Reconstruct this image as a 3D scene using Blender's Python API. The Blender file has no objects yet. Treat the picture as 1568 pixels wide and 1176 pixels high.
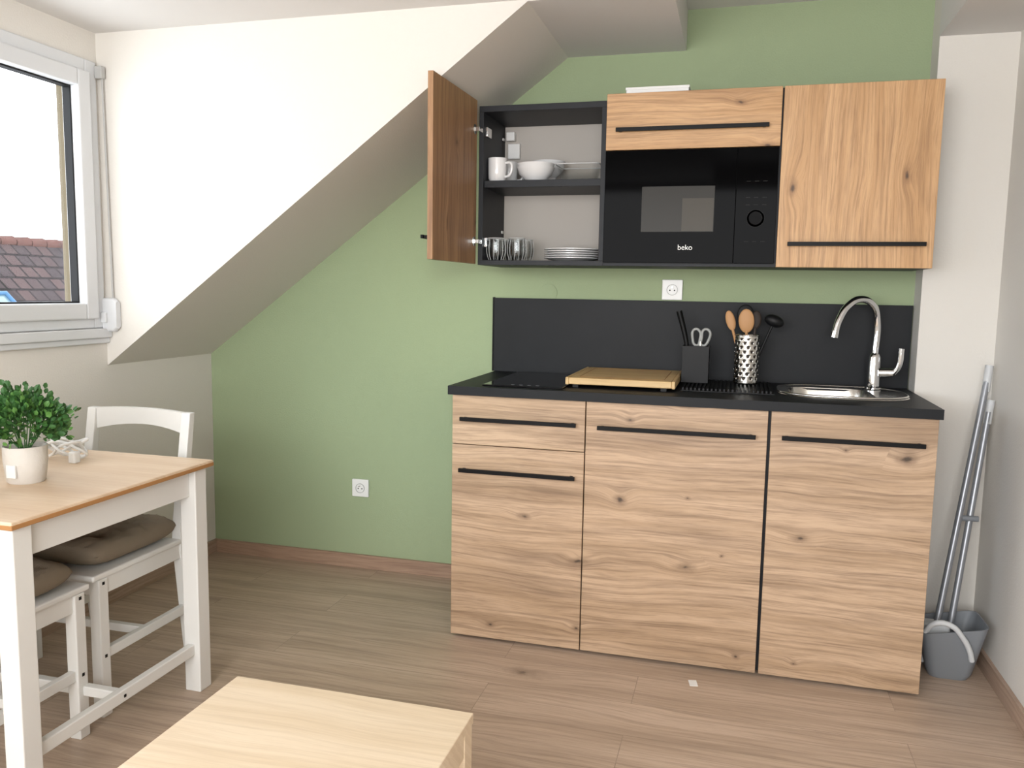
import bpy, bmesh, math, random
from mathutils import Vector, Matrix, noise as mnoise
random.seed(7)
scene=bpy.context.scene
COL=scene.collection
scene.view_settings.view_transform='Standard'

def lin(c):
    return tuple((v/255/12.92 if v/255<=0.04045 else ((v/255+0.055)/1.055)**2.4) for v in c)+(1,)
# ---------------- materials ----------------
def newmat(name):
    m=bpy.data.materials.new(name); m.use_nodes=True
    nt=m.node_tree; b=nt.nodes["Principled BSDF"]
    return m,nt,b
def plain(name,rgb,rough=.5,metal=0,bump=0,bscale=200,trans=0,ior=1.45,coat=0,var=0.0,spec=.5):
    m,nt,b=newmat(name); N=nt.nodes; L=nt.links
    b.inputs['Base Color'].default_value=lin(rgb); b.inputs['Roughness'].default_value=rough
    b.inputs['Metallic'].default_value=metal; b.inputs['Transmission Weight'].default_value=trans
    b.inputs['IOR'].default_value=ior; b.inputs['Coat Weight'].default_value=coat
    b.inputs['Specular IOR Level'].default_value=spec
    tc=N.new('ShaderNodeTexCoord')
    if bump>0:
        n=N.new('ShaderNodeTexNoise'); n.inputs['Scale'].default_value=bscale; n.inputs['Detail'].default_value=3
        bp=N.new('ShaderNodeBump'); bp.inputs['Strength'].default_value=bump; bp.inputs['Distance'].default_value=.002
        L.new(tc.outputs['Object'],n.inputs['Vector']); L.new(n.outputs['Fac'],bp.inputs['Height']); L.new(bp.outputs[0],b.inputs['Normal'])
    if var>0:
        n=N.new('ShaderNodeTexNoise'); n.inputs['Scale'].default_value=6; n.inputs['Detail'].default_value=5
        L.new(tc.outputs['Object'],n.inputs['Vector'])
        mx=N.new('ShaderNodeMix'); mx.data_type='RGBA'
        c=lin(rgb); mx.inputs[6].default_value=tuple(v*(1-var) for v in c[:3])+(1,); mx.inputs[7].default_value=tuple(min(1,v*(1+var)) for v in c[:3])+(1,)
        L.new(n.outputs['Fac'],mx.inputs[0]); L.new(mx.outputs[2],b.inputs['Base Color'])
    return m
def math_(nt,op,a,b=None,c=None):
    n=nt.nodes.new('ShaderNodeMath'); n.operation=op
    for i,v in enumerate((a,b,c)):
        if v is None: continue
        if isinstance(v,(int,float)): n.inputs[i].default_value=v
        else: nt.links.new(v,n.inputs[i])
    return n.outputs[0]
def comb(nt,x,y,z):
    n=nt.nodes.new('ShaderNodeCombineXYZ')
    for i,v in enumerate((x,y,z)):
        if isinstance(v,(int,float)): n.inputs[i].default_value=v
        else: nt.links.new(v,n.inputs[i])
    return n.outputs[0]
def mixc(nt,f,a,b,mode='MIX'):
    n=nt.nodes.new('ShaderNodeMix'); n.data_type='RGBA'; n.blend_type=mode
    for i,v in ((0,f),(6,a),(7,b)):
        if isinstance(v,(int,float,tuple)): n.inputs[i].default_value=v
        else: nt.links.new(v,n.inputs[i])
    return n.outputs[2]
def noise(nt,vec,scale,detail=4,rough=.55):
    n=nt.nodes.new('ShaderNodeTexNoise'); n.inputs['Scale'].default_value=scale; n.inputs['Detail'].default_value=detail; n.inputs['Roughness'].default_value=rough
    nt.links.new(vec,n.inputs['Vector']); return n.outputs['Fac']
def maprange(nt,v,a,b,c,d,smooth=False):
    n=nt.nodes.new('ShaderNodeMapRange'); 
    if smooth: n.interpolation_type='SMOOTHSTEP'
    for i,x in enumerate((v,a,b,c,d)):
        if isinstance(x,(int,float)): n.inputs[i].default_value=x
        else: nt.links.new(x,n.inputs[i])
    return n.outputs[0]
def wood(name,dark,mid,light,axis='X',knots=True,seed=0.0,rough=.5,contrast=1.0,kscale=3.0,brick=None,thr=.42):
    m,nt,b=newmat(name); N=nt.nodes; L=nt.links
    tc=N.new('ShaderNodeTexCoord'); sp=N.new('ShaderNodeSeparateXYZ'); L.new(tc.outputs['Object'],sp.inputs[0])
    X,Y,Z=sp.outputs
    if axis=='X': al=X; ac=math_(nt,'ADD',Y,Z)
    elif axis=='Z': al=Z; ac=math_(nt,'ADD',X,Y)
    else: al=Y; ac=math_(nt,'ADD',X,Z)
    al=math_(nt,'ADD',al,seed*1.37); ac=math_(nt,'ADD',ac,seed*2.71)
    zc=seed
    if brick:
        br=N.new('ShaderNodeTexBrick'); br.offset=.37; br.offset_frequency=2
        br.inputs['Scale'].default_value=1; br.inputs['Brick Width'].default_value=brick[0]; br.inputs['Row Height'].default_value=brick[1]
        br.inputs['Mortar Size'].default_value=brick[2]; br.inputs['Mortar Smooth'].default_value=.3
        br.inputs['Color1'].default_value=(0,0,0,1); br.inputs['Color2'].default_value=(1,1,1,1); br.inputs['Mortar'].default_value=(.5,.5,.5,1)
        L.new(comb(nt,al,ac,0.0),br.inputs['Vector'])
        s2=N.new('ShaderNodeSeparateColor'); L.new(br.outputs['Color'],s2.inputs[0]); plank=s2.outputs[0]
        zc=math_(nt,'MULTIPLY',plank,9.0)
    warp=noise(nt,comb(nt,math_(nt,'MULTIPLY',al,2.0),math_(nt,'MULTIPLY',ac,2.0),7.0),1.0,1)
    v=comb(nt,math_(nt,'ADD',al,math_(nt,'MULTIPLY',warp,.5)),math_(nt,'MULTIPLY',ac,1.8),zc)
    vo=N.new('ShaderNodeTexVoronoi'); vo.inputs['Scale'].default_value=kscale; L.new(v,vo.inputs['Vector'])
    if not brick: vo.voronoi_dimensions='2D'
    d=vo.outputs['Distance']; sc=N.new('ShaderNodeSeparateColor'); L.new(vo.outputs['Color'],sc.inputs[0])
    has=math_(nt,'GREATER_THAN',sc.outputs[0],thr)
    size=maprange(nt,sc.outputs[1],0.0,1.0,.35,1.15)
    d=math_(nt,'DIVIDE',d,size)
    low=noise(nt,comb(nt,math_(nt,'MULTIPLY',al,1.3),math_(nt,'MULTIPLY',ac,3.5),zc),1.0,2)
    push=math_(nt,'MULTIPLY',math_(nt,'MULTIPLY',maprange(nt,d,0,.34,.024,0,True),has),size) if knots else 0.0
    ac2=math_(nt,'ADD',math_(nt,'ADD',ac,math_(nt,'MULTIPLY',low,.085)),push)
    g0=noise(nt,comb(nt,math_(nt,'MULTIPLY',al,1.6),math_(nt,'MULTIPLY',ac2,7.0),zc),1.0,3,.6)
    g1=noise(nt,comb(nt,math_(nt,'MULTIPLY',al,1.1),math_(nt,'MULTIPLY',ac2,19.0),zc),1.0,5,.6)
    g2=noise(nt,comb(nt,math_(nt,'MULTIPLY',al,2.6),math_(nt,'MULTIPLY',ac2,95.0),zc),1.0,5,.65)
    g3=noise(nt,comb(nt,math_(nt,'MULTIPLY',al,14.0),math_(nt,'MULTIPLY',ac2,380.0),zc),1.0,3,.6)
    c=mixc(nt,maprange(nt,g1,.34,.64,0,1,True),lin(mid),lin(light))
    c=mixc(nt,math_(nt,'MULTIPLY',maprange(nt,g0,.50,.72,0,1,True),.34*contrast),c,lin(dark))
    c=mixc(nt,math_(nt,'MULTIPLY',maprange(nt,g2,.46,.70,0,1),.66*contrast),c,lin(dark))
    c=mixc(nt,math_(nt,'MULTIPLY',maprange(nt,g3,.50,.75,0,1),.46*contrast),c,lin(dark))
    if brick:
        c=mixc(nt,math_(nt,'MULTIPLY',plank,.20),c,lin(dark))
        c=mixc(nt,math_(nt,'MULTIPLY',br.outputs['Fac'],.4),c,tuple(q*.35 for q in lin(dark)[:3])+(1,))
    if knots:
        wob=noise(nt,comb(nt,math_(nt,'MULTIPLY',al,.7),ac,0.0),32.0,4)
        dd=math_(nt,'ADD',d,math_(nt,'MULTIPLY',math_(nt,'SUBTRACT',wob,.5),.14))
        k1=math_(nt,'MULTIPLY',maprange(nt,dd,.02,.14,.6,0,True),has)
        k2=math_(nt,'MULTIPLY',maprange(nt,dd,.0,.045,.85,0,True),has)
        c=mixc(nt,k1,c,lin(dark)); c=mixc(nt,k2,c,tuple(q*.2 for q in lin(dark)[:3])+(1,))
    L.new(c,b.inputs['Base Color']); b.inputs['Roughness'].default_value=rough
    bp=N.new('ShaderNodeBump'); bp.inputs['Strength'].default_value=.10; bp.inputs['Distance'].default_value=.002
    L.new(g2,bp.inputs['Height']); L.new(bp.outputs[0],b.inputs['Normal'])
    return m

WHITEWALL=plain('mat_white_wall',(216,212,205),.9,bump=.35,bscale=160)
WHITEWALL2=plain('mat_white_ceiling',(214,212,209),.9,bump=.1,bscale=120)
GREEN=plain('mat_green_wall',(151,165,131),.85,bump=.4,bscale=160)
OAKX=wood('mat_oak_horizontal',(106,83,64),(170,142,113),(190,162,134),'X',seed=1.3)
OAKX2=wood('mat_oak_horizontal_warm',(124,88,56),(184,143,98),(202,162,118),'X',seed=5.9,kscale=3.4)
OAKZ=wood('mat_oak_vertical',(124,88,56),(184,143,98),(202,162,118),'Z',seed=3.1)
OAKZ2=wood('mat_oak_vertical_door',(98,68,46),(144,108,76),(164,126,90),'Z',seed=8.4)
FLOOR=wood('mat_floor_planks',(126,107,90),(176,154,134),(196,174,154),'X',seed=.4,rough=.38,kscale=1.6,contrast=.8,brick=(1.25,.19,.0012),thr=.6)
SKIRT=wood('mat_skirting_wood',(120,94,78),(158,130,110),(172,144,122),'X',knots=False,seed=2)
SKIRTY=wood('mat_skirting_wood_y',(130,108,90),(164,140,122),(182,158,140),'Y',knots=False,seed=2)
PINE=wood('mat_pine_light',(186,164,134),(212,192,164),(221,203,178),'X',knots=False,seed=6,rough=.42,contrast=.6)
PINE2=wood('mat_birch_tabletop',(186,154,122),(212,186,157),(220,197,170),'X',knots=False,seed=9,rough=.42,contrast=.55)
BAMBOO=wood('mat_bamboo',(170,136,88),(198,166,114),(210,180,130),'X',knots=False,seed=4,contrast=.5)
EDGE=plain('mat_stained_edge',(166,120,74),.5,var=.1)
ANTH=plain('mat_anthracite',(24,26,29),.5,bump=.1,bscale=90,var=.3,spec=.25)
ANTHC=plain('mat_anthracite_carcass',(33,35,39),.5,spec=.3)
BLACK=plain('mat_black_metal',(8,8,9),.45,spec=.2)
BLKGL=plain('mat_black_glass',(5,5,6),.06,spec=.025)
HOBGL=plain('mat_hob_glass',(6,6,8),.08,spec=.4)
MWIN=plain('mat_microwave_window',(48,46,42),.25,spec=.1)  # black glass lightened to grey to carry the room's reflection
MWREFL=plain('mat_microwave_window_reflection',(70,66,59),.25,spec=.1)  # brighter tone painted for the reflected room window
BLKPL=plain('mat_black_plastic',(15,16,18),.5,spec=.3)
KNOB=plain('mat_knob_black',(7,7,8),.5,spec=.1)
PORC=plain('mat_white_porcelain',(224,224,224),.15,coat=.5)
PLAST=plain('mat_white_plastic',(228,228,226),.35)
PLASTD=plain('mat_grey_socket',(176,176,174),.5)
PVC=plain('mat_window_pvc',(208,210,212),.35)
PAINT=plain('mat_white_paint',(218,217,213),.45)
LGREY=plain('mat_light_panel',(178,172,165),.7)
STEEL=plain('mat_steel',(205,203,198),.22,metal=1)
CHROME=plain('mat_chrome',(225,226,228),.06,metal=1)
TAUPE=plain('mat_taupe_fabric',(126,114,97),.95,bump=.6,bscale=500,var=.15)
GREY=plain('mat_grey_plastic',(122,126,131),.45)
LGR=plain('mat_light_grey_plastic',(196,198,199),.45)
ALU=plain('mat_grey_pole',(150,153,158),.35,metal=.5)
WSPOON=plain('mat_wood_spoon',(180,136,92),.55,var=.15)
BRUSHW=plain('mat_brown_dark',(54,44,38),.6)
LEAF=plain('mat_leaf',(52,94,44),.55,var=.4)
LEAF2=plain('mat_leaf_light',(86,130,62),.5,var=.3)
POTM=plain('mat_pot',(206,201,194),.7,bump=1,bscale=70)
SOIL=plain('mat_soil',(60,45,35),.9)
OUTB=plain('mat_outside_beige',(106,97,80),.9,spec=.1)
BLUE=plain('mat_blue_metal',(40,84,120),.5)
ROOFGL=plain('mat_roof_window_glass',(90,110,120),.1)
def glassmat(name,alpha=.9,tint=(1,1,1,1),fac=.5):
    m,nt,b=newmat(name); N=nt.nodes; L=nt.links
    tr=N.new('ShaderNodeBsdfTransparent'); tr.inputs[0].default_value=tint
    gl=N.new('ShaderNodeBsdfGlossy'); gl.inputs['Roughness'].default_value=.03
    lw=N.new('ShaderNodeLayerWeight'); lw.inputs[0].default_value=.35
    mx=N.new('ShaderNodeMixShader')
    sc=math_(nt,'ADD',math_(nt,'MULTIPLY',lw.outputs['Facing'],fac),1-alpha)
    L.new(sc,mx.inputs[0]); L.new(tr.outputs[0],mx.inputs[1]); L.new(gl.outputs[0],mx.inputs[2])
    L.new(mx.outputs[0],N['Material Output'].inputs[0]); return m
GLASS=glassmat('mat_glass',.97,(.95,.96,.96,1),.16)
WGLASS=glassmat('mat_window_glass',.985,fac=.12)
def tiles():
    m,nt,b=newmat('mat_roof_tiles'); N=nt.nodes; L=nt.links
    tc=N.new('ShaderNodeTexCoord'); sp=N.new('ShaderNodeSeparateXYZ'); L.new(tc.outputs['Object'],sp.inputs[0])
    br=N.new('ShaderNodeTexBrick'); br.inputs['Scale'].default_value=1; br.inputs['Brick Width'].default_value=.26; br.inputs['Row Height'].default_value=.22
    br.inputs['Mortar Size'].default_value=.022; br.inputs['Color1'].default_value=lin((66,53,53)); br.inputs['Color2'].default_value=lin((49,43,46)); br.inputs['Mortar'].default_value=lin((26,22,25))
    L.new(comb(nt,sp.outputs[1],sp.outputs[0],0.0),br.inputs['Vector']); L.new(br.outputs[0],b.inputs['Base Color']); b.inputs['Roughness'].default_value=.9
    b.inputs['Specular IOR Level'].default_value=.1
    return m
TILES=tiles()
RIDGE=plain('mat_ridge_tiles',(78,54,50),.9,spec=.1,var=.3)

# ---------------- geometry helpers ----------------
def link(name,me,mat,parent=None,smooth=False,bevel=0):
    o=bpy.data.objects.new(name,me); COL.objects.link(o)
    if mat is not None: me.materials.append(mat)
    if parent is not None: o.parent=parent
    if smooth:
        for p in me.polygons: p.use_smooth=True
    if bevel>0:
        md=o.modifiers.new('bev','BEVEL'); md.width=bevel; md.segments=2; md.limit_method='ANGLE'
    return o
def empty(name,loc=(0,0,0),rz=0):
    e=bpy.data.objects.new(name,None); COL.objects.link(e); e.location=loc; e.rotation_euler=(0,0,rz); e.empty_display_size=.1; return e
def boxes(name,bl,mat,parent=None,bevel=.001):
    bm=bmesh.new()
    for (x0,x1,y0,y1,z0,z1) in bl:
        vs=[bm.verts.new((x,y,z)) for x in (x0,x1) for y in (y0,y1) for z in (z0,z1)]
        for f in ((0,1,3,2),(4,6,7,5),(0,4,5,1),(2,3,7,6),(0,2,6,4),(1,5,7,3)): bm.faces.new([vs[i] for i in f])
    bmesh.ops.recalc_face_normals(bm,faces=bm.faces)
    me=bpy.data.meshes.new(name); bm.to_mesh(me); bm.free()
    return link(name,me,mat,parent,False,bevel)
def box(name,x0,x1,y0,y1,z0,z1,mat,parent=None,bevel=.001): return boxes(name,[(x0,x1,y0,y1,z0,z1)],mat,parent,bevel)
def prism(name,pts,y0,y1,mat,parent=None):
    bm=bmesh.new(); a=[bm.verts.new((x,y0,z)) for x,z in pts]; b=[bm.verts.new((x,y1,z)) for x,z in pts]
    bm.faces.new(a); bm.faces.new(b[::-1]); n=len(pts)
    for i in range(n): bm.faces.new((a[i],b[i],b[(i+1)%n],a[(i+1)%n]))
    bmesh.ops.recalc_face_normals(bm,faces=bm.faces)
    me=bpy.data.meshes.new(name); bm.to_mesh(me); bm.free(); return link(name,me,mat,parent)
def lathe(name,prof,c,mat,parent=None,seg=40,sx=1,sy=1,smooth=True):
    bm=bmesh.new(); rings=[]
    for r,z in prof:
        rings.append([bm.verts.new((c[0]+r*sx*math.cos(2*math.pi*i/seg),c[1]+r*sy*math.sin(2*math.pi*i/seg),c[2]+z)) for i in range(seg)])
    for a,b in zip(rings,rings[1:]):
        for i in range(seg): bm.faces.new((a[i],a[(i+1)%seg],b[(i+1)%seg],b[i]))
    bm.faces.new(rings[0][::-1]); bm.faces.new(rings[-1])
    bmesh.ops.recalc_face_normals(bm,faces=bm.faces)
    me=bpy.data.meshes.new(name); bm.to_mesh(me); bm.free()
    o=link(name,me,mat,parent,smooth)
    if smooth:
        try: me.set_sharp_from_angle(angle=math.radians(40))
        except Exception: pass
    return o
def tube(name,pts,r,mat,parent=None,cyclic=False,smoothc=True,res=6,radii=None):
    cu=bpy.data.curves.new(name,'CURVE'); cu.dimensions='3D'; cu.bevel_depth=r; cu.bevel_resolution=4; cu.use_fill_caps=True; cu.resolution_u=res
    if smoothc and len(pts)>2:
        s=cu.splines.new('BEZIER'); s.bezier_points.add(len(pts)-1)
        for bp_,p in zip(s.bezier_points,pts): bp_.co=p; bp_.handle_left_type='AUTO'; bp_.handle_right_type='AUTO'
        if radii:
            for bp_,q in zip(s.bezier_points,radii): bp_.radius=q
    else:
        s=cu.splines.new('POLY'); s.points.add(len(pts)-1)
        for q,p in zip(s.points,pts): q.co=(*p,1)
    s.use_cyclic_u=cyclic
    t=bpy.data.objects.new(name+'_c',cu); COL.objects.link(t)
    dg=bpy.context.evaluated_depsgraph_get(); me=bpy.data.meshes.new_from_object(t.evaluated_get(dg))
    bpy.data.objects.remove(t); me.name=name; me.materials.clear()
    return link(name,me,mat,parent,True)
def cyl(name,p0,p1,r,mat,parent=None): 
    o=tube(name,[p0,p1],r,mat,parent,smoothc=False)
    try: o.data.set_sharp_from_angle(angle=math.radians(40))
    except Exception: pass
    return o
def rrect(cx,cy,w,d,r,n=8):
    pts=[]
    for (sx,sy,a0) in ((1,1,0),(-1,1,90),(-1,-1,180),(1,-1,270)):
        for i in range(n+1):
            a=math.radians(a0+90*i/n); pts.append((cx+sx*(w/2-r)+r*math.cos(a),cy+sy*(d/2-r)+r*math.sin(a)))
    return pts
def loft(name,rings,mat,parent=None,capb=True,capt=True,smooth=True):
    bm=bmesh.new(); R=[[bm.verts.new(p) for p in ring] for ring in rings]; n=len(R[0])
    for a,b in zip(R,R[1:]):
        for i in range(n): bm.faces.new((a[i],a[(i+1)%n],b[(i+1)%n],b[i]))
    if capb: bm.faces.new(R[0][::-1])
    if capt: bm.faces.new(R[-1])
    bmesh.ops.recalc_face_normals(bm,faces=bm.faces)
    me=bpy.data.meshes.new(name); bm.to_mesh(me); bm.free(); o=link(name,me,mat,parent,smooth)
    try: me.set_sharp_from_angle(angle=math.radians(35))
    except Exception: pass
    return o

# ---------------- room ----------------
XL=-1.405; XR=1.84; YB=-4.6; YC=-.658
box('floor',XL-.15,XR+.15,YB-.1,.1,-.1,0,FLOOR,bevel=0)
box('wall_back',XL,1.592,0,.1,0,2.6,GREEN,bevel=0)
box('wall_pillar',1.592,XR+.1,-.12,.1,0,2.6,WHITEWALL,bevel=0)
box('wall_right',XR,XR+.1,YB,-.12,0,2.6,WHITEWALL,bevel=0)
WY0,WY1,WZ0,WZ1=-1.95,-.675,1.10,2.09
boxes('wall_left',[(XL-.15,XL,YB,0,0,WZ0),(XL-.15,XL,YB,WY0,WZ0,2.6),(XL-.15,XL,WY1,0,WZ0,2.6),(XL-.15,XL,WY0,WY1,WZ1,2.6)],WHITEWALL,bevel=0)
prism('wall_dormer_cheek',[(XL,.952),(.268,2.195),(.268,2.6),(XL,2.6)],YC,0,WHITEWALL)
box('ceiling',XL,.73,YB,YC,2.2,2.6,WHITEWALL2,bevel=0)
box('ceiling_flat_strip',.268,.73,YC,0,2.195,2.6,WHITEWALL2,bevel=0)
box('ceiling_recess',.73,1.59,YB,0,2.345,2.6,WHITEWALL2,bevel=0)
box('ceiling_beam',1.59,XR,YB,-.12,2.16,2.6,WHITEWALL2,bevel=0)
boxes('wall_front',[(XL,XR,YB-.1,YB,0,.85),(XL,XR,YB-.1,YB,2.15,2.6),(XL,-.9,YB-.1,YB,.85,2.15),(1.65,XR,YB-.1,YB,.85,2.15)],WHITEWALL,bevel=0)
box('baseboard_back',XL,0-.005,-.014,0,0,.062,SKIRT)
box('baseboard_left',XL,XL+.014,YB,-.014,0,.062,SKIRTY)
box('baseboard_right',XR-.014,XR,YB,-.12,0,.062,SKIRTY)

# ---------------- window ----------------
w=empty('window_1')
fy0,fy1,fz0,fz1=WY0,WY1,WZ0,WZ1
t=.055
x0,x1=XL-.07,XL+.012
boxes('outer_frame',[(x0,x1,fy1-t,fy1,fz0,fz1),(x0,x1,fy0,fy0+t,fz0,fz1),(x0,x1,fy0+t,fy1-t,fz0,fz0+t*.7),(x0,x1,fy0+t,fy1-t,fz1-t,fz1)],PVC,w,.004)
a0,a1,b0,b1=fy0+t-.01,fy1-t+.01,fz0+.035,fz1-t+.01; s=.06
boxes('sash',[(x0+.02,x1+.015,a1-s,a1,b0,b1),(x0+.02,x1+.015,a0,a0+s,b0,b1),(x0+.02,x1+.015,a0+s,a1-s,b0,b0+s),(x0+.02,x1+.015,a0+s,a1-s,b1-s,b1)],PVC,w,.006)
s2=s+.006
boxes('seal',[(x0+.03,x1-.02,a1-s2,a1-s+.002,b0+s,b1-s),(x0+.03,x1-.02,a0+s2,a1-s2,b0+s-.002,b0+s2),(x0+.03,x1-.02,a0+s2,a1-s2,b1-s2,b1-s+.002)],BLKPL,w,0)
box('glass_pane',XL-.035,XL-.031,a0+s,a1-s,b0+s,b1-s,WGLASS,w,0)
boxes('inner_sill',[(XL,XL+.03,WY0-.04,YC-.002,1.062,1.098),(XL,XL+.018,WY0-.04,YC-.002,1.04,1.062)],PVC,w,.004)
cyl('shutter_rod',(XL+.035,-.672,2.07),(XL+.045,-.668,1.2),.0035,PLASTD,w)
box('rod_bracket',XL+.012,XL+.045,-.685,-.664,2.03,2.075,PLASTD,w,.003)
loft('strap_winder',[[(XL+.012+k[0],-.6625+p[0],p[1]) for p in rrect(-.012,1.15,.03*k[1]+.0,.13*k[1],.012)] for k in ((0,1),(.045,1),(.06,.8))],PVC,w)
box('hinge_low',XL+.012,XL+.035,-.70,-.68,1.12,1.16,PVC,w,.003)
box('reveal_side',XL-.16,XL-.072,-.69,-.676,1.1,2.09,OUTB,w,.001)
box('reveal_head',XL-.16,XL-.072,-1.94,-.69,2.08,2.09,OUTB,w,.001)
box('shutter_guide',XL-.115,XL-.085,-.72,-.69,1.1,2.08,OUTB,w,.002)
# neighbour roof
rf=empty('neighbour_house')
bm=bmesh.new()
vs=[bm.verts.new(p) for p in ((-11.5,-4,2.0),(-11.5,30,2.0),(-7.0,30,-2.05),(-7.0,-4,-2.05),(-16,30,-2.05),(-16,-4,-2.05))]
bm.faces.new((vs[0],vs[1],vs[2],vs[3])); bm.faces.new((vs[1],vs[0],vs[5],vs[4])); bm.faces.new((vs[0],vs[3],vs[5])); bm.faces.new((vs[1],vs[4],vs[2])); bm.faces.new((vs[3],vs[2],vs[4],vs[5]))
bmesh.ops.recalc_face_normals(bm,faces=bm.faces)
me=bpy.data.meshes.new('tiled_roof'); bm.to_mesh(me); bm.free(); link('tiled_roof',me,TILES,rf)
for i in range(60): cyl('ridge_tile_%d'%i,(-11.5,1+i*.33,1.97),(-11.5,1.31+i*.33,1.99),.10,RIDGE,rf)
def roofpt(y,s_,off=0.08):
    return (-11.5+4.5*s_+off*.68,y,2.0-4.05*s_+off*.73)
bm=bmesh.new(); bm.faces.new([bm.verts.new(roofpt(*q)) for q in ((6.3,.24),(7.3,.24),(7.3,.40),(6.3,.40))]); me=bpy.data.meshes.new('skylight_glass'); bm.to_mesh(me); bm.free(); link('skylight_glass',me,ROOFGL,rf)
tube('skylight_frame',[roofpt(6.3,.24),roofpt(7.3,.24),roofpt(7.3,.40),roofpt(6.3,.40)],.05,BLUE,rf,cyclic=True,smoothc=False)

# ---------------- base cabinets ----------------
W1,W2,W3=.481,.600,.496; xa,xb_,xc=W1,W1+W2,W1+W2+W3
kb=empty('kitchen_base_cabinet')
boxes('carcass',[(.003,1.10,-.565,-.005,.012,.895),(1.10,xc-.003,-.565,-.005,.012,.76),(1.10,xc-.003,-.565,-.548,.76,.895),(1.10,xc-.003,-.022,-.005,.76,.895),(xc-.02,xc-.003,-.548,-.022,.76,.895)],ANTHC,kb)
FT=-.589
def front(n,x0,x1,z0,z1,mat=OAKX): box(n,x0,x1,FT,-.567,z0,z1,mat,kb,.0012)
g=.002
front('drawer_front_top',0,xa-g,.722,.897); front('drawer_front_bottom',0,xa-g,.012,.719)
front('door_middle',xa+g,xb_-.005,.012,.897); front('door_right',xb_+.005,xc,.012,.897)
def handle(n,x0,x1,z,y,par):
    boxes(n,[(x0,x1,y-.028,y-.020,z-.007,z+.007),(x0+.01,x0+.02,y-.022,y,z-.005,z+.005),(x1-.02,x1-.01,y-.022,y,z-.005,z+.005)],BLACK,par,.001)
handle('handle_1',.035,.452,.815,FT,kb); handle('handle_2',.032,.452,.63,FT,kb)
handle('handle_3',.525,1.04,.812,FT,kb); handle('handle_4',1.12,1.54,.815,FT,kb)
boxes('feet',[(x,x+.04,y,y+.04,0,.014) for x in (.03,.5,1.0,1.5) for y in (-.54,-.08)],BLKPL,kb,.002)

ZC=.93
wt=empty('kitchen_worktop')
hx0,hx1,hy0,hy1=1.155,1.425,-.42,-.15
boxes('slab',[(-.013,hx0,-.605,-.0,.899,ZC),(hx1,1.585,-.605,-.0,.899,ZC),(hx0,hx1,-.605,hy0,.899,ZC),(hx0,hx1,hy1,-.0,.899,ZC)],ANTH,wt,0)
sp_=empty('backsplash_panel')
box('panel',-.02,1.588,-.018,-.001,ZC,1.238,ANTH,sp_,.001)
box('edge_trim',-.026,-.0195,-.02,-.001,ZC,1.24,BLACK,sp_,.001)
hb=empty('ceramic_hob')
box('glass_top',.10,.392,-.56,-.07,ZC,ZC+.006,HOBGL,hb,.002)
boxes('touch_marks',[(.20+i*.03,.212+i*.03,-.535,-.53,ZC+.006,ZC+.0063) for i in range(4)],GREY,hb,0)
cb=empty('cutting_board')
box('board',.398,.758,-.485,-.05,ZC+.012,ZC+.036,BAMBOO,cb,.003)
boxes('board_ends',[(.386,.398,-.485,-.05,ZC+.010,ZC+.037),(.758,.770,-.485,-.05,ZC+.010,ZC+.037)],BAMBOO,cb,.003)
tube('juice_groove',[(x,y,ZC+.0355) for x,y in rrect(.578,-.267,.30,.36,.02)],.0016,EDGE,cb,cyclic=True,smoothc=False)
boxes('feet',[(.41,.43,-.47,-.45,ZC,ZC+.012),(.72,.74,-.47,-.45,ZC,ZC+.012),(.41,.43,-.09,-.07,ZC+.0,ZC+.012),(.72,.74,-.09,-.07,ZC,ZC+.012)],BLKPL,cb,0)
# sink
sk=empty('kitchen_sink'); SY=-.275
def ring(cx,cy,w_,d_,r,z): return [(x,y,z) for x,y in rrect(cx,cy,w_,d_,r)]
loft('bowl',[ring(1.325,SY,.425,.36,.13,ZC+.001),ring(1.325,SY,.415,.35,.13,ZC+.008),ring(1.325,SY,.395,.335,.12,ZC+.006),
 ring(1.29,SY-.01,.275,.275,.07,ZC+.003),ring(1.29,SY-.01,.262,.262,.07,ZC-.02),ring(1.29,SY-.01,.25,.25,.07,ZC-.13),ring(1.29,SY-.01,.18,.18,.06,ZC-.145)],STEEL,sk,capb=False)
lathe('drain',[(.03,0),(.03,.003),(.02,.002)],(1.29,SY-.01,ZC-.145),CHROME,sk)
tube('rim_lip',[(x,y,ZC+.006) for x,y in rrect(1.325,SY,.415,.352,.13)],.0045,STEEL,sk,cyclic=True,smoothc=False)
# faucet
fc=empty('kitchen_faucet')
fx,fy=1.450,-.135; zb=ZC+.0068
lathe('body',[(.028,0),(.028,.006),(.022,.01),(.021,.115),(.017,.125),(.012,.13)],(fx,fy,zb),CHROME,fc)
tube('spout',[(fx,fy,zb+.12),(fx,fy,zb+.25),(fx-.018,fy-.018,zb+.300),(fx-.062,fy-.04,zb+.322),(fx-.105,fy-.06,zb+.300),(fx-.135,fy-.075,zb+.25),(fx-.148,fy-.082,zb+.205)],.0125,CHROME,fc,res=10)
cyl('aerator',(fx-.147,fy-.081,zb+.208),(fx-.151,fy-.083,zb+.185),.0145,CHROME,fc)
cyl('lever_hub',(fx+.015,fy-.005,zb+.06),(fx+.062,fy-.012,zb+.062),.017,CHROME,fc)
tube('lever',[(fx+.062,fy-.012,zb+.06),(fx+.078,fy-.018,zb+.085),(fx+.084,fy-.02,zb+.15)],.010,CHROME,fc)

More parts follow.
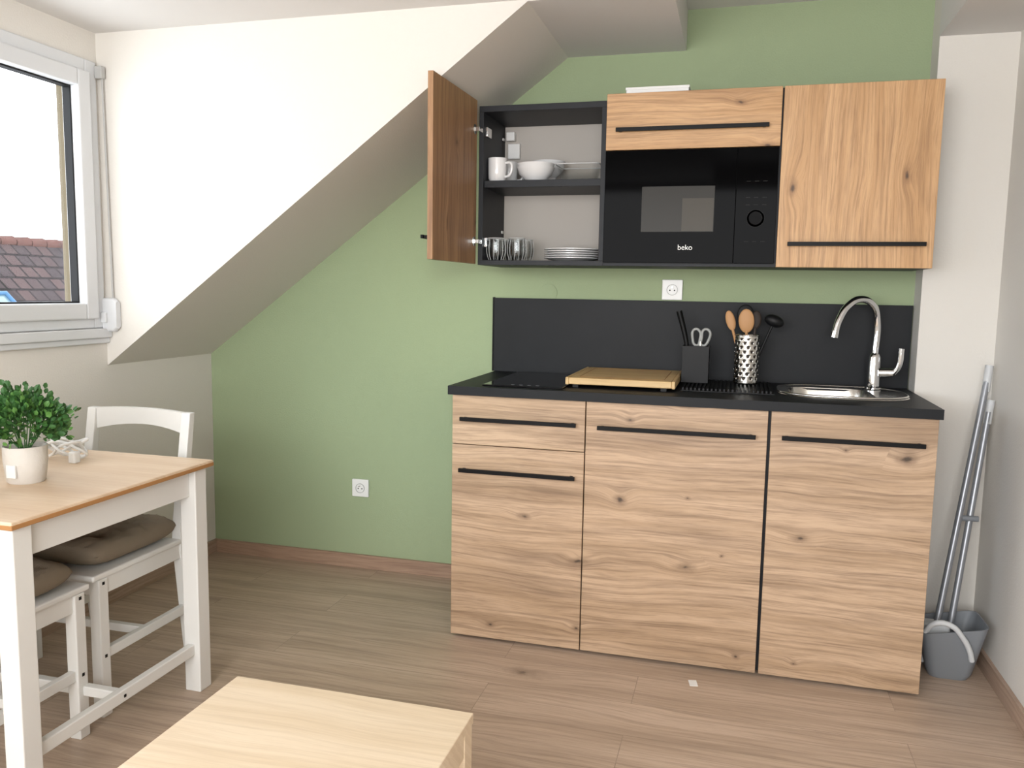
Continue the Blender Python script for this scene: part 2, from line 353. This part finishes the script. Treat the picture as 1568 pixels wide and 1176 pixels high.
dm=empty('drying_mat')
box('base',.785,1.10,-.43,-.10,ZC,ZC+.004,BLKPL,dm)
boxes('ribs',[(.79+i*.014,.796+i*.014,-.425,-.105,ZC+.004,ZC+.012) for i in range(22)],BLKPL,dm,0)
ub=empty('knife_holder'); zm=ZC+.0125
boxes('box',[(.775,.872,-.26,-.255,zm,zm+.135),(.775,.872,-.185,-.18,zm,zm+.135),(.775,.78,-.255,-.185,zm,zm+.135),(.867,.872,-.255,-.185,zm,zm+.135),(.78,.867,-.255,-.185,zm,zm+.005)],BLKPL,ub,.001)
tube('knife_handle',[(.80,-.21,zm+.05),(.785,-.205,zm+.15),(.755,-.195,zm+.26)],.011,BLACK,ub,radii=[.6,.8,1])
sc_=plain('mat_scissor_grey',(150,152,150),.4)
tube('scissor_loop_left',[(.825,-.215,zm+.135),(.808,-.215,zm+.165),(.815,-.215,zm+.195),(.832,-.215,zm+.19),(.836,-.215,zm+.16)],.005,sc_,ub,cyclic=True)
tube('scissor_loop_right',[(.845,-.215,zm+.135),(.842,-.215,zm+.165),(.85,-.215,zm+.195),(.868,-.215,zm+.19),(.868,-.215,zm+.16)],.005,sc_,ub,cyclic=True)
cyl('scissor_blades',(.838,-.215,zm+.02),(.838,-.215,zm+.15),.006,STEEL,ub)
uh=empty('utensil_holder'); ux,uy,ur,uhh=1.005,-.19,.044,.178
bm=bmesh.new()
def holder():
    seg=64; rows=44
    V=[[bm.verts.new((ux+ur*math.cos(2*math.pi*i/seg),uy+ur*math.sin(2*math.pi*i/seg),zm+uhh*j/rows)) for i in range(seg)] for j in range(rows+1)]
    for j in range(rows):
        for i in range(seg):
            hole = 4<=j<=40 and (i%6 in ((0,1) if (j//4)%2==0 else (3,4))) and j%4 in (0,1)
            if not hole: bm.faces.new((V[j][i],V[j][(i+1)%seg],V[j+1][(i+1)%seg],V[j+1][i]))
holder(); me=bpy.data.meshes.new('perforated_cup'); bm.to_mesh(me); bm.free(); o=link('perforated_cup',me,STEEL,uh,True)
md=o.modifiers.new('s','SOLIDIFY'); md.thickness=.0012
lathe('cup_base',[(ur-.001,0),(ur-.001,.003),(.001,.003)],(ux,uy,zm),STEEL,uh)
lathe('cup_liner',[(ur-.004,.004),(ur-.004,.16),(ur-.006,.16),(ur-.006,.004)],(ux,uy,zm),BRUSHW,uh)
tube('cup_rim',[(ux+ur*math.cos(a*math.pi/8),uy+ur*math.sin(a*math.pi/8),zm+uhh) for a in range(16)],.0025,STEEL,uh,cyclic=True)
def spoon(n,p0,p1,mat,hw,hl,ht=.004):
    tube(n+'_stem',[p0,p1],.005,mat,uh,smoothc=False)
    d=(Vector(p1)-Vector(p0)).normalized()
    bpy_me=bpy.data.meshes.new(n+'_head'); b=bmesh.new(); bmesh.ops.create_uvsphere(b,u_segments=20,v_segments=12,radius=1)
    for v in b.verts: v.co=Vector((v.co.x*hw,v.co.y*ht,v.co.z*hl))
    q=Vector((0,0,1)).rotation_difference(d).to_matrix().to_4x4(); q.translation=Vector(p1)+d*hl*.8
    b.transform(q); b.to_mesh(bpy_me); b.free(); link(n+'_head',bpy_me,mat,uh,True)
spoon('wood_spoon_a',(1.0,-.19,zm+.02),(.950,-.18,zm+.200),WSPOON,.017,.038,.006)
spoon('wood_spoon_b',(1.01,-.20,zm+.02),(1.0,-.205,zm+.195),WSPOON,.028,.044,.007)
spoon('spatula',(1.0,-.18,zm+.02),(.995,-.155,zm+.225),BLKPL,.030,.036,.004)
spoon('brush',(1.02,-.18,zm+.02),(1.03,-.16,zm+.205),BRUSHW,.02,.035,.008)
spoon('ladle',(1.015,-.19,zm+.02),(1.090,-.17,zm+.215),BLKPL,.036,.022,.022)

# ---------------- wall cabinets ----------------
ZU0,ZU1,YF=1.364,1.969,-.3345
wc=empty('kitchen_wall_cabinet')
th=.018
boxes('carcass',[(0,xa,-.315,-.001,ZU1-.04,ZU1-.018),(0,xa,-.315,-.001,ZU0,ZU0+th),(0,th,-.315,-.001,ZU0+th,ZU1-.04),(xa-th,xa,-.315,-.001,ZU0+th,ZU1-.04),
 (xa,xc,-.315,-.001,ZU0,ZU0+th),(xb_-.012,xb_+.006,-.313,-.001,ZU0+th,ZU1-.018),(xc-th,xc,-.313,-.001,ZU0+th,ZU1-.018),(xa,xc,-.313,-.001,ZU1-.018,ZU1-.001),(xa,xb_,-.313,-.001,1.772,1.785)],ANTHC,wc,.001)
box('inner_back',th,xa-th,-.02,-.004,ZU0+th,ZU1-.04,LGREY,wc,0)
box('shelf',th,xa-th,-.30,-.02,1.654,1.68,ANTHC,wc,.001)
box('flap_front',xa+g,xb_-g,YF,-.315,1.773,ZU1,OAKX2,wc,.0012)
box('door_right',xb_+g+.002,xc,YF,-.315,ZU0,ZU1,OAKZ,wc,.0012)
handle('handle_flap',.52,1.04,1.84,YF,wc); handle('handle_door',1.118,1.55,1.442,YF,wc)
dr=empty('hinge_pivot',(-.012,-.322,0),math.radians(-1.5)); dr.parent=wc
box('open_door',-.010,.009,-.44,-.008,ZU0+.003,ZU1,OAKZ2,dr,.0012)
boxes('handle_open_door',[(-.038,-.030,-.43,-.02,1.436,1.448),(-.032,-.010,-.42,-.41,1.437,1.447),(-.032,-.010,-.04,-.03,1.437,1.447)],BLACK,dr)
for i,z in enumerate((1.45,1.86)):
    lathe('hinge_cup_%d'%i,[(.018,0),(.018,.002),(.001,.002)],(0,0,0),STEEL,dr).matrix_local=Matrix.Translation((.009,-.035,z))@Matrix.Rotation(math.radians(90),4,'Y')
    box('hinge_arm_%d'%i,.009,.03,-.04,-.0,z-.008,z+.008,CHROME,dr,.002)
    box('hinge_plate_%d'%i,th,th+.012,-.30,-.25,z-.018,z+.018,CHROME,wc,.002)
boxes('hanging_bracket',[(.03,.065,-.05,-.02,1.87,1.905),(.035,.085,-.04,-.02,1.80,1.86)],PLAST,wc,.003)
boxes('cam_caps',[(th,th+.004,-.06,-.04,z,z+.01) for z in (1.87,1.5)],PLAST,wc,0)

mw=empty('microwave_oven')
box('body',xa+.005,xb_-.016,-.31,-.03,ZU0+th+.001,1.771,BLKPL,mw,.002)
box('door_glass',xa+.003,.9405,-.336,-.311,ZU0+.012,1.770,BLKGL,mw,.001)
box('control_panel',.9415,xb_-.004,-.336,-.311,ZU0+.012,1.770,BLKGL,mw,.001)
box('window',.618,.87,-.3375,-.3362,1.485,1.643,MWIN,mw,0)
box('window_reflection',.76,.868,-.3379,-.3376,1.487,1.601,MWREFL,mw,0)  # painted reflection of the room window on the glass, right half
o=lathe('knob',[(.024,0),(.024,.010),(.022,.013),(.001,.013)],(0,0,0),KNOB,mw); o.matrix_local=Matrix.Translation((1.01,-.336,1.53))@Matrix.Rotation(math.radians(90),4,'X')
DG=plain('mat_dark_grey_print',(44,44,44),.5,spec=.1)
o=lathe('knob_ring',[(.030,0),(.030,.0006),(.0288,.0006),(.0288,0)],(0,0,0),DG,mw); o.matrix_local=Matrix.Translation((1.01,-.336,1.53))@Matrix.Rotation(math.radians(90),4,'X')
boxes('panel_marks',[(x,x+.014,-.3366,-.3361,z,z+.002) for z in (1.655,1.60,1.575,1.45) for x in (.975,1.002,1.03)],DG,mw,0)
cu=bpy.data.curves.new('logo','FONT'); cu.body='beko'; cu.size=.026; cu.extrude=.0003; cu.align_x='CENTER'
tmp=bpy.data.objects.new('tmp',cu); COL.objects.link(tmp); me=bpy.data.meshes.new_from_object(tmp.evaluated_get(bpy.context.evaluated_depsgraph_get())); bpy.data.objects.remove(tmp)
me.materials.clear(); o=link('logo',me,PLAST,mw); o.matrix_local=Matrix.Translation((.775,-.3366,1.422))@Matrix.Rotation(math.radians(90),4,'X')

bx=empty('paper_box'); box('carton',.545,.765,-.30,-.06,ZU1,ZU1+.024,PLAST,bx,.002); box('lid',.543,.767,-.302,-.058,ZU1+.018,ZU1+.027,PLAST,bx,.001)

# crockery
zs=1.6805
def mug(name,x,y,z,ang):
    e=empty(name); r=.036;h=.088
    lathe('cup',[(r*.75,0),(r*.97,.012),(r,h*.5),(r*1.02,h),(r*.93,h),(r*.9,.012),(.001,.008)],(x,y,z),PORC,e)
    c,s_=math.cos(ang),math.sin(ang)
    tube('handle',[(x+c*q,y+s_*q,z+zz) for q,zz in ((r*.95,.07),(r+.022,.068),(r+.026,.045),(r+.015,.022),(r*.92,.018))],.005,PORC,e)
mug('coffee_mug',.055,-.25,zs,-.25); mug('coffee_mug.001',.07,-.15,zs,0.2)
def bowlp(r,h): return [(r*.45,0),(r*.5,.004),(r*.85,h*.5),(r,h),(r*.96,h),(r*.8,h*.5),(r*.4,.008),(.001,.008)]
e=empty('cereal_bowl_stack')
for i in range(2): lathe('bowl_%d'%i,bowlp(.072,.055),(.198,-.22,zs+i*.013),PORC,e)
for i in range(2): lathe('bowl_back_%d'%i,bowlp(.066,.05),(.22,-.10,zs+.03+i*.014),PORC,e)
lathe('bowl_back_base',[(.03,0),(.03,.032)],(.22,-.10,zs),PORC,e)
e=empty('glass_dish')
loft('dish',[ring(.365,-.2,.13,.10,.02,zs),ring(.365,-.2,.16,.13,.02,zs+.06),ring(.365,-.2,.17,.14,.02,zs+.062),ring(.365,-.2,.15,.12,.02,zs+.058),ring(.365,-.2,.12,.09,.02,zs+.006)],GLASS,e)
tube('rim',[(x,y,zs+.061) for x,y in rrect(.365,-.2,.166,.136,.02)],.002,LGR,e,cyclic=True,smoothc=False)
zs0=ZU0+th+.0005
def tumbler(name,x,y):
    e=empty(name)
    lathe('glass',[(.026,0),(.034,.02),(.037,.045),(.033,.085),(.0315,.085),(.035,.045),(.032,.02),(.001,.008)],(x,y,zs0),GLASS,e,24)
    tube('rim',[(x+.032*math.cos(a*math.pi/6),y+.032*math.sin(a*math.pi/6),zs0+.085) for a in range(12)],.0012,LGR,e,cyclic=True)
    for q in range(12):
        a=q*math.pi/6; tube('rib_%d'%q,[(x+rr*math.cos(a),y+rr*math.sin(a),zs0+zz) for rr,zz in ((.028,.003),(.0345,.02),(.0375,.045),(.0335,.08))],.0007,LGR,e)
for i,(x,y) in enumerate(((.056,-.26),(.136,-.25),(.06,-.17),(.145,-.165),(.07,-.08))): tumbler('drinking_glass' if i==0 else 'drinking_glass.%03d'%i,x,y)
e=empty('dinner_plate_stack')
for i in range(5): lathe('plate_%d'%i,[(.06,0),(.065,.002),(.11,.012),(.11,.0145),(.065,.006),(.001,.005)],(.338,-.17,zs0+i*.0085),PORC,e)

def socket(name,x,z):
    e=empty(name)
    box('plate',x-.04,x+.04,-.012,-.001,z-.04,z+.04,PLAST,e,.003)
    def L_(n,prof,mat,dx=0,dz=0,y=-.012):
        o=lathe(n,prof,(0,0,0),mat,e,24); o.matrix_local=Matrix.Translation((x+dx,y,z+dz))@Matrix.Rotation(math.radians(90),4,'X')
    L_('recess_ring',[(.022,0),(.022,.003),(.0195,.003),(.0195,0)],PLASTD); L_('face',[(.0195,0),(.0195,.0006)],PLAST)
    L_('hole_l',[(.003,0),(.003,.0012)],BLKPL,-.009,-.002); L_('hole_r',[(.003,0),(.003,.0012)],BLKPL,.009,-.002); L_('earth_pin',[(.0025,0),(.0025,.012)],STEEL,0,.01)
socket('power_socket',-.64,.372); socket('power_socket.001',.712,1.282)
e=empty('junction_cover'); 
o=lathe('disc',[(.037,0),(.037,.003),(.034,.004)],(0,0,0),GREEN,e); o.matrix_local=Matrix.Translation((.208,-.0005,1.262))@Matrix.Rotation(math.radians(90),4,'X')

# ---------------- dining table ----------------
dt=empty('dining_table'); tx0,tx1,ty0,ty1,tz=-1.335,-.588,-1.895,-1.152,.73
box('top',tx0,tx1,ty0,ty1,tz-.016,tz,PINE2,dt,.003)
boxes('top_edge',[(tx0-.001,tx1+.001,ty0-.001,ty1+.001,tz-.019,tz-.007)],EDGE,dt,.002)
lw=.055; ins=.016
lx=(tx0+ins,tx1-ins-lw); ly=(ty0+ins,ty1-ins-lw)
k=0
for x in lx:
    for y in ly:
        k+=1; box('leg_%d'%k,x,x+lw,y,y+lw,0,tz-.019,PAINT,dt,.003)
ap=.085
boxes('apron',[(x+.012,x+.034,ly[0]+lw,ly[1],tz-.019-ap,tz-.019) for x in lx]+[(lx[0]+lw,lx[1],y+.012,y+.034,tz-.019-ap,tz-.019) for y in ly],PAINT,dt,.002)
boxes('stretchers',[(x+.015,x+.038,ly[0]+lw,ly[1],.12,.155) for x in lx]+[(lx[0]+.038,lx[1]+.015,-1.54,-1.515,.122,.15)],PAINT,dt,.003)
boxes('bolt_heads',[(lx[1]+.0375,lx[1]+.0395,-1.532,-1.524,.133,.141)],BLACK,dt,0)

# ---------------- chairs ----------------
def cushion(par,z,sd):
    n=48; bm=bmesh.new(); W=.39; D=.375; T=.085
    tufts=[(-.42,-.42),(.42,-.42),(-.42,.42),(.42,.42),(0,0)]
    def P(i,j,top):
        u=-1+2*i/n; v=-1+2*j/n
        e_=max(0,(1-abs(u)**6))*max(0,(1-abs(v)**6)); h=T*.5*e_**.4
        dip=sum(math.exp(-((u-a)**2+(v-b)**2)/.035) for a,b in tufts)
        nz=(mnoise.noise(Vector((u*3.5+sd,v*3.5,4 if top else 9)))*.014+abs(mnoise.noise(Vector((u*6+sd,v*6,2))))*-.016)*e_
        h2=h-(dip*.034 if top else 0)+nz
        sx=1-.05*(abs(v)**4); sy=1-.05*(abs(u)**4)
        return (u*W/2*sx,v*D/2*sy,z+T*.5+(h2 if top else -h))
    A=[[bm.verts.new(P(i,j,True)) for j in range(n+1)] for i in range(n+1)]
    B_=[[bm.verts.new(P(i,j,False)) if 0<i<n and 0<j<n else A[i][j] for j in range(n+1)] for i in range(n+1)]
    for i in range(n):
        for j in range(n):
            bm.faces.new((A[i][j],A[i+1][j],A[i+1][j+1],A[i][j+1]))
            try: bm.faces.new((B_[i][j],B_[i][j+1],B_[i+1][j+1],B_[i+1][j]))
            except ValueError: pass
    bmesh.ops.recalc_face_normals(bm,faces=bm.faces)
    me=bpy.data.meshes.new('seat_pad'); bm.to_mesh(me); bm.free(); link('seat_pad',me,TAUPE,par,True)
    for i,(a,b) in enumerate(tufts): lathe('button_%d'%i,[(.008,0),(.007,.004),(.001,.005)],(a*W/2,b*D/2,z+T*.58),TAUPE,par,12)
def chair(name,loc,rz,sd):
    e=empty(name,loc,rz); hw=.188; zs_=.435
    def post(n,side):
        xs=(side*hw-.017,side*hw+.017)
        prof=[(.215,0),(.252,0),(.205,.40),(.205,.46),(.262,.845),(.235,.845),(.17,.46),(.17,.40)]
        bm=bmesh.new(); a=[bm.verts.new((xs[0],y,z)) for y,z in prof]; b=[bm.verts.new((xs[1],y,z)) for y,z in prof]
        m_=len(prof)
        for i in range(m_): bm.faces.new((a[i],a[(i+1)%m_],b[(i+1)%m_],b[i]))
        for q in ((0,1,2,7),(7,2,3,6),(6,3,4,5)):
            bm.faces.new([a[i] for i in q]); bm.faces.new([b[i] for i in q][::-1])
        bmesh.ops.recalc_face_normals(bm,faces=bm.faces); me=bpy.data.meshes.new(n); bm.to_mesh(me); bm.free(); link(n,me,PAINT,e,False,.003)
    post('back_post_l',-1); post('back_post_r',1)
    for i,sx in enumerate((-1,1)): box('front_leg_%d'%i,sx*hw-.018,sx*hw+.018,-.195,-.159,0,zs_-.018,PAINT,e,.003)
    box('seat',-.206,.206,-.215,.172,zs_-.018,zs_,PAINT,e,.005)
    boxes('seat_rails',[(sx*hw-.01,sx*hw+.01,-.16,.175,zs_-.068,zs_-.018) for sx in(-1,1)]+[(-hw+.018,hw-.018,-.187,-.167,zs_-.068,zs_-.018),(-hw+.017,hw-.017,.176,.196,zs_-.068,zs_-.018)],PAINT,e,.002)
    boxes('side_stretchers',[(sx*hw-.01,sx*hw+.01,-.16,.205,.17,.20) for sx in(-1,1)],PAINT,e,.002)
    box('cross_stretcher',-hw+.01,hw-.01,.0,.02,.172,.198,PAINT,e,.002)
    def rail(n,z0,z1,dip,yoff):
        K=16; rings=[]
        for i in range(K+1):
            u=-1+2*i/K; x=u*(hw-.005); yb=yoff+.018*(1-u*u); zl=z0+dip*(1-u*u); zt_=z1-.006*(u*u)
            rings.append([(x,yb-.009,zl),(x,yb+.009,zl),(x,yb+.009,zt_),(x,yb-.009,zt_)])
        loft(n,rings,PAINT,e,smooth=False)
    rail('top_rail',.770,.85,.025,.245); rail('mid_rail',.60,.645,.0,.215)
    boxes('bolt_heads',[(sx*(hw+.018)-.001,sx*(hw+.018)+.001,y,y+.009,z,z+.009) for sx in (-1,1) for y,z in ((-.182,.40),(-.182,.18),(.185,.395),(.205,.18))],BLACK,e,0)
    cushion(e,zs_+.001,sd)
    return e
chair('dining_chair',(-.98,-1.245,0),0,0)
chair('dining_chair.001',(-.955,-1.715,0),math.pi,5)

# coffee table
ct=empty('coffee_table'); cx0,cx1,cy0,cy1,cz=-.055,.488,-2.72,-1.835,.42
box('top',cx0,cx1,cy0,cy1,cz-.022,cz,PINE,ct,.002)
k=0
for x in (cx0+.002,cx1-.047):
    for y in (cy0+.002,cy1-.047):
        k+=1; box('leg_%d'%k,x,x+.045,y,y+.045,0,cz-.022,PINE,ct,.002)
boxes('apron',[(cx0+.004,cx0+.024,cy0+.047,cy1-.047,cz-.072,cz-.022),(cx1-.024,cx1-.004,cy0+.047,cy1-.047,cz-.072,cz-.022),(cx0+.047,cx1-.047,cy1-.024,cy1-.004,cz-.072,cz-.022),(cx0+.047,cx1-.047,cy0+.004,cy0+.024,cz-.072,cz-.022)],PINE,ct,.001)

# ---------------- plant ----------------
pl=empty('potted_plant'); px,py=-.882,-1.565
lathe('pot',[(.043,0),(.047,.004),(.054,.06),(.054,.1),(.050,.1),(.048,.088),(.001,.086)],(px,py,tz),POTM,pl)
lathe('soil',[(.048,.0),(.048,.002),(.001,.006)],(px,py,tz+.084),SOIL,pl)
box('label',px-.01,px+.02,py-.0550,py-.0495,tz+.02,tz+.055,PLAST,pl,.001)
def leaves(name,mat,cnt,seed):
    rnd=random.Random(seed); bm=bmesh.new()
    for _ in range(cnt):
        th_=rnd.uniform(0,2*math.pi); ph=math.acos(rnd.uniform(-.35,1)); rr=rnd.uniform(.3,1)**.5
        lump=.88+.35*mnoise.noise(Vector((math.cos(th_)*2,math.sin(th_)*2,ph*2)))
        R_=Vector((.105*rr*math.sin(ph)*math.cos(th_),.105*rr*math.sin(ph)*math.sin(th_),.10*rr*math.cos(ph)))*lump*rnd.uniform(.95,1.22)
        c=Vector((px,py,tz+.150))+R_
        d=(R_.normalized()+Vector((rnd.uniform(-.6,.6),rnd.uniform(-.6,.6),rnd.uniform(-.1,.8)))).normalized()
        side=d.cross(Vector((rnd.uniform(-1,1),rnd.uniform(-1,1),rnd.uniform(-1,1)))).normalized(); up=d.cross(side)
        l=rnd.uniform(.014,.024); w_=l*.36
        pts=[c,c+d*l*.35+side*w_,c+d*l*.75+side*w_*.8,c+d*l,c+d*l*.75-side*w_*.8,c+d*l*.35-side*w_]
        m1=c+d*l*.35-up*l*.08; m2=c+d*l*.75-up*l*.06
        v=[bm.verts.new(p) for p in pts]; a=bm.verts.new(m1); b=bm.verts.new(m2)
        for f in ((v[0],v[1],a),(v[1],v[2],b,a),(v[2],v[3],b),(v[3],v[4],b),(v[4],v[5],a,b),(v[5],v[0],a)): bm.faces.new(f)
    me=bpy.data.meshes.new(name); bm.to_mesh(me); bm.free(); link(name,me,mat,pl)
leaves('leaves_dark',LEAF,850,1); leaves('leaves_light',LEAF2,400,2)
for i in range(14):
    a=i*2.4; r_=.02+.003*i
    tube('stem_%d'%i,[(px+.01*math.cos(a),py+.01*math.sin(a),tz+.086),(px+r_*math.cos(a),py+r_*math.sin(a),tz+.145),(px+1.4*r_*math.cos(a),py+1.4*r_*math.sin(a),tz+.20)],.0015,LEAF,pl)
cbl=empty('power_cable'); pts=[]
for i in range(44):
    a=i*.5; r_=.05+.010*math.sin(i*1.3)
    pts.append((-1.0+r_*math.cos(a)*1.1,-1.30+r_*math.sin(a)*.75,tz+.008+.030*(1+math.sin(a+.9+.1*i))*.9))
tube('cord',pts,.0042,PLAST,cbl)
box('plug',-.955,-.93,-1.345,-1.32,tz,tz+.035,PLAST,cbl,.005)

# ---------------- broom and dustpan ----------------
dp=empty('dustpan')
dx,dy=1.704,-.36
def dr_ring(w_,d_,z,yo=0): return [(x,y,z) for x,y in rrect(dx,dy+yo,w_,d_,.03)]
def slant(r,k): return [(x,y,z+k*(x-dx)/.1) for x,y,z in r]
loft('pan',[dr_ring(.12,.11,.0),dr_ring(.14,.13,.02),slant(dr_ring(.205,.18,.18,-.005),.02),slant(dr_ring(.197,.172,.18,-.005),.02),dr_ring(.135,.125,.025),dr_ring(.11,.10,.006)],GREY,dp,capt=True)
tube('pan_bail',[(dx-.09,dy-.08,.165),(dx-.065,dy-.10,.205),(dx-.02,dy-.105,.205),(dx+.02,dy-.10,.165),(dx+.045,dy-.092,.12),(dx+.055,dy-.086,.085)],.009,LGR,dp)
cyl('pan_pole',(dx+.005,dy+.02,.10),(1.815,-.20,.88),.011,ALU,dp); cyl('pan_grip',(1.811,-.205,.84),(1.822,-.19,.92),.013,LGR,dp)
br=empty('broom')
cyl('pole',(dx-.035,dy+.01,.16),(1.806,-.19,1.0),.011,ALU,br); cyl('grip',(1.801,-.195,.95),(1.810,-.185,1.04),.013,LGR,br)
cyl('pole_clip',(dx+.03,-.275,.52),(1.79,-.275,.52),.010,GREY,br)
box('head',dx-.085,dx+.0,dy-.03,dy+.03,.12,.175,LGR,br,.01)
rnd=random.Random(3); bm=bmesh.new()
for i in range(160):
    x=rnd.uniform(dx-.08,dx-.005); y=rnd.uniform(dy-.026,dy+.026); q=.0013
    vs=[bm.verts.new((x+a*q,y+b*q,z)) for z,f in ((.125,0),(.035,1)) for a,b in ((-1,-1),(1,-1),(1,1),(-1,1))]
    for f in ((0,1,5,4),(1,2,6,5),(2,3,7,6),(3,0,4,7)): bm.faces.new([vs[j] for j in f])
me=bpy.data.meshes.new('bristles'); bm.to_mesh(me); bm.free(); link('bristles',me,LGR,br)
e=empty('paper_scrap'); o=box('scrap',-.013,.013,-.02,.02,.0,.0015,PLAST,e,0); e.location=(.88,-.70,.0); e.rotation_euler=(0,0,.2)

# ---------------- lights ----------------
def area(name,loc,target,sx,sy,power,col):
    l=bpy.data.lights.new(name,'AREA'); l.shape='RECTANGLE'; l.size=sx; l.size_y=sy; l.energy=power; l.color=col
    o=bpy.data.objects.new(name,l); COL.objects.link(o); o.location=loc
    o.rotation_euler=(Vector(target)-Vector(loc)).to_track_quat('-Z','Y').to_euler(); return o
area('window_daylight_rear',(.38,-4.58,1.5),(.3,0,1.0),2.4,1.25,84,(1,.975,.955))
wd=bpy.data.worlds.new('world'); scene.world=wd; wd.use_nodes=True
bg=wd.node_tree.nodes['Background']; bg.inputs[0].default_value=(.90,.95,1,1); bg.inputs[1].default_value=5.5
def spot(name,loc,target,power,col,size,blend=1):
    l=bpy.data.lights.new(name,'SPOT'); l.energy=power; l.color=col; l.spot_size=math.radians(size); l.spot_blend=blend; l.shadow_soft_size=.15
    o=bpy.data.objects.new(name,l); COL.objects.link(o); o.location=loc; o.rotation_euler=(Vector(target)-Vector(loc)).to_track_quat('-Z','Y').to_euler()
spot('warm_fill_spot',(.3,-3.0,1.2),(-.30,-.66,2.1),11,(1,.50,.30),36)  # added spot imitating warm bounced light on the dormer cheek
spot('cool_fill_spot',(1.0,-3.6,1.6),(-.4,0,.85),85,(.58,.90,1),24)  # added spot making the cool light patch on the green wall
spot('yellow_fill_spot',(1.0,-3.6,1.6),(-.25,0,1.25),45,(1,.86,.45),15)  # added spot for the yellowish light patch above the cool one
spot('cool_side_fill_spot',(-1.0,-3.4,1.3),(1.84,-.75,.75),60,(.55,.75,1),34)  # added spot brightening the lower right wall, no real source behind it

# ---------------- camera ----------------
C=Vector((0.9643,-3.3355,1.2676));yaw,pitch,roll,f=0.2652,0.1129,0.0168,1283.725
cy_,sy_,cp,sp2=math.cos(yaw),math.sin(yaw),math.cos(pitch),math.sin(pitch)
F=Vector((-sy_*cp,cy_*cp,-sp2)); R=Vector((cy_,sy_,0)); U=R.cross(F)
R2=R*math.cos(roll)+U*math.sin(roll); U2=-R*math.sin(roll)+U*math.cos(roll)
cam=bpy.data.cameras.new('camera'); co=bpy.data.objects.new('camera',cam); COL.objects.link(co)
M=Matrix.Identity(4)
for i in range(3): M[i][0]=R2[i]; M[i][1]=U2[i]; M[i][2]=-F[i]; M[i][3]=C[i]
co.matrix_world=M; cam.sensor_fit='HORIZONTAL'; cam.sensor_width=36; cam.lens=f/1600*36; cam.clip_start=.05
scene.camera=co
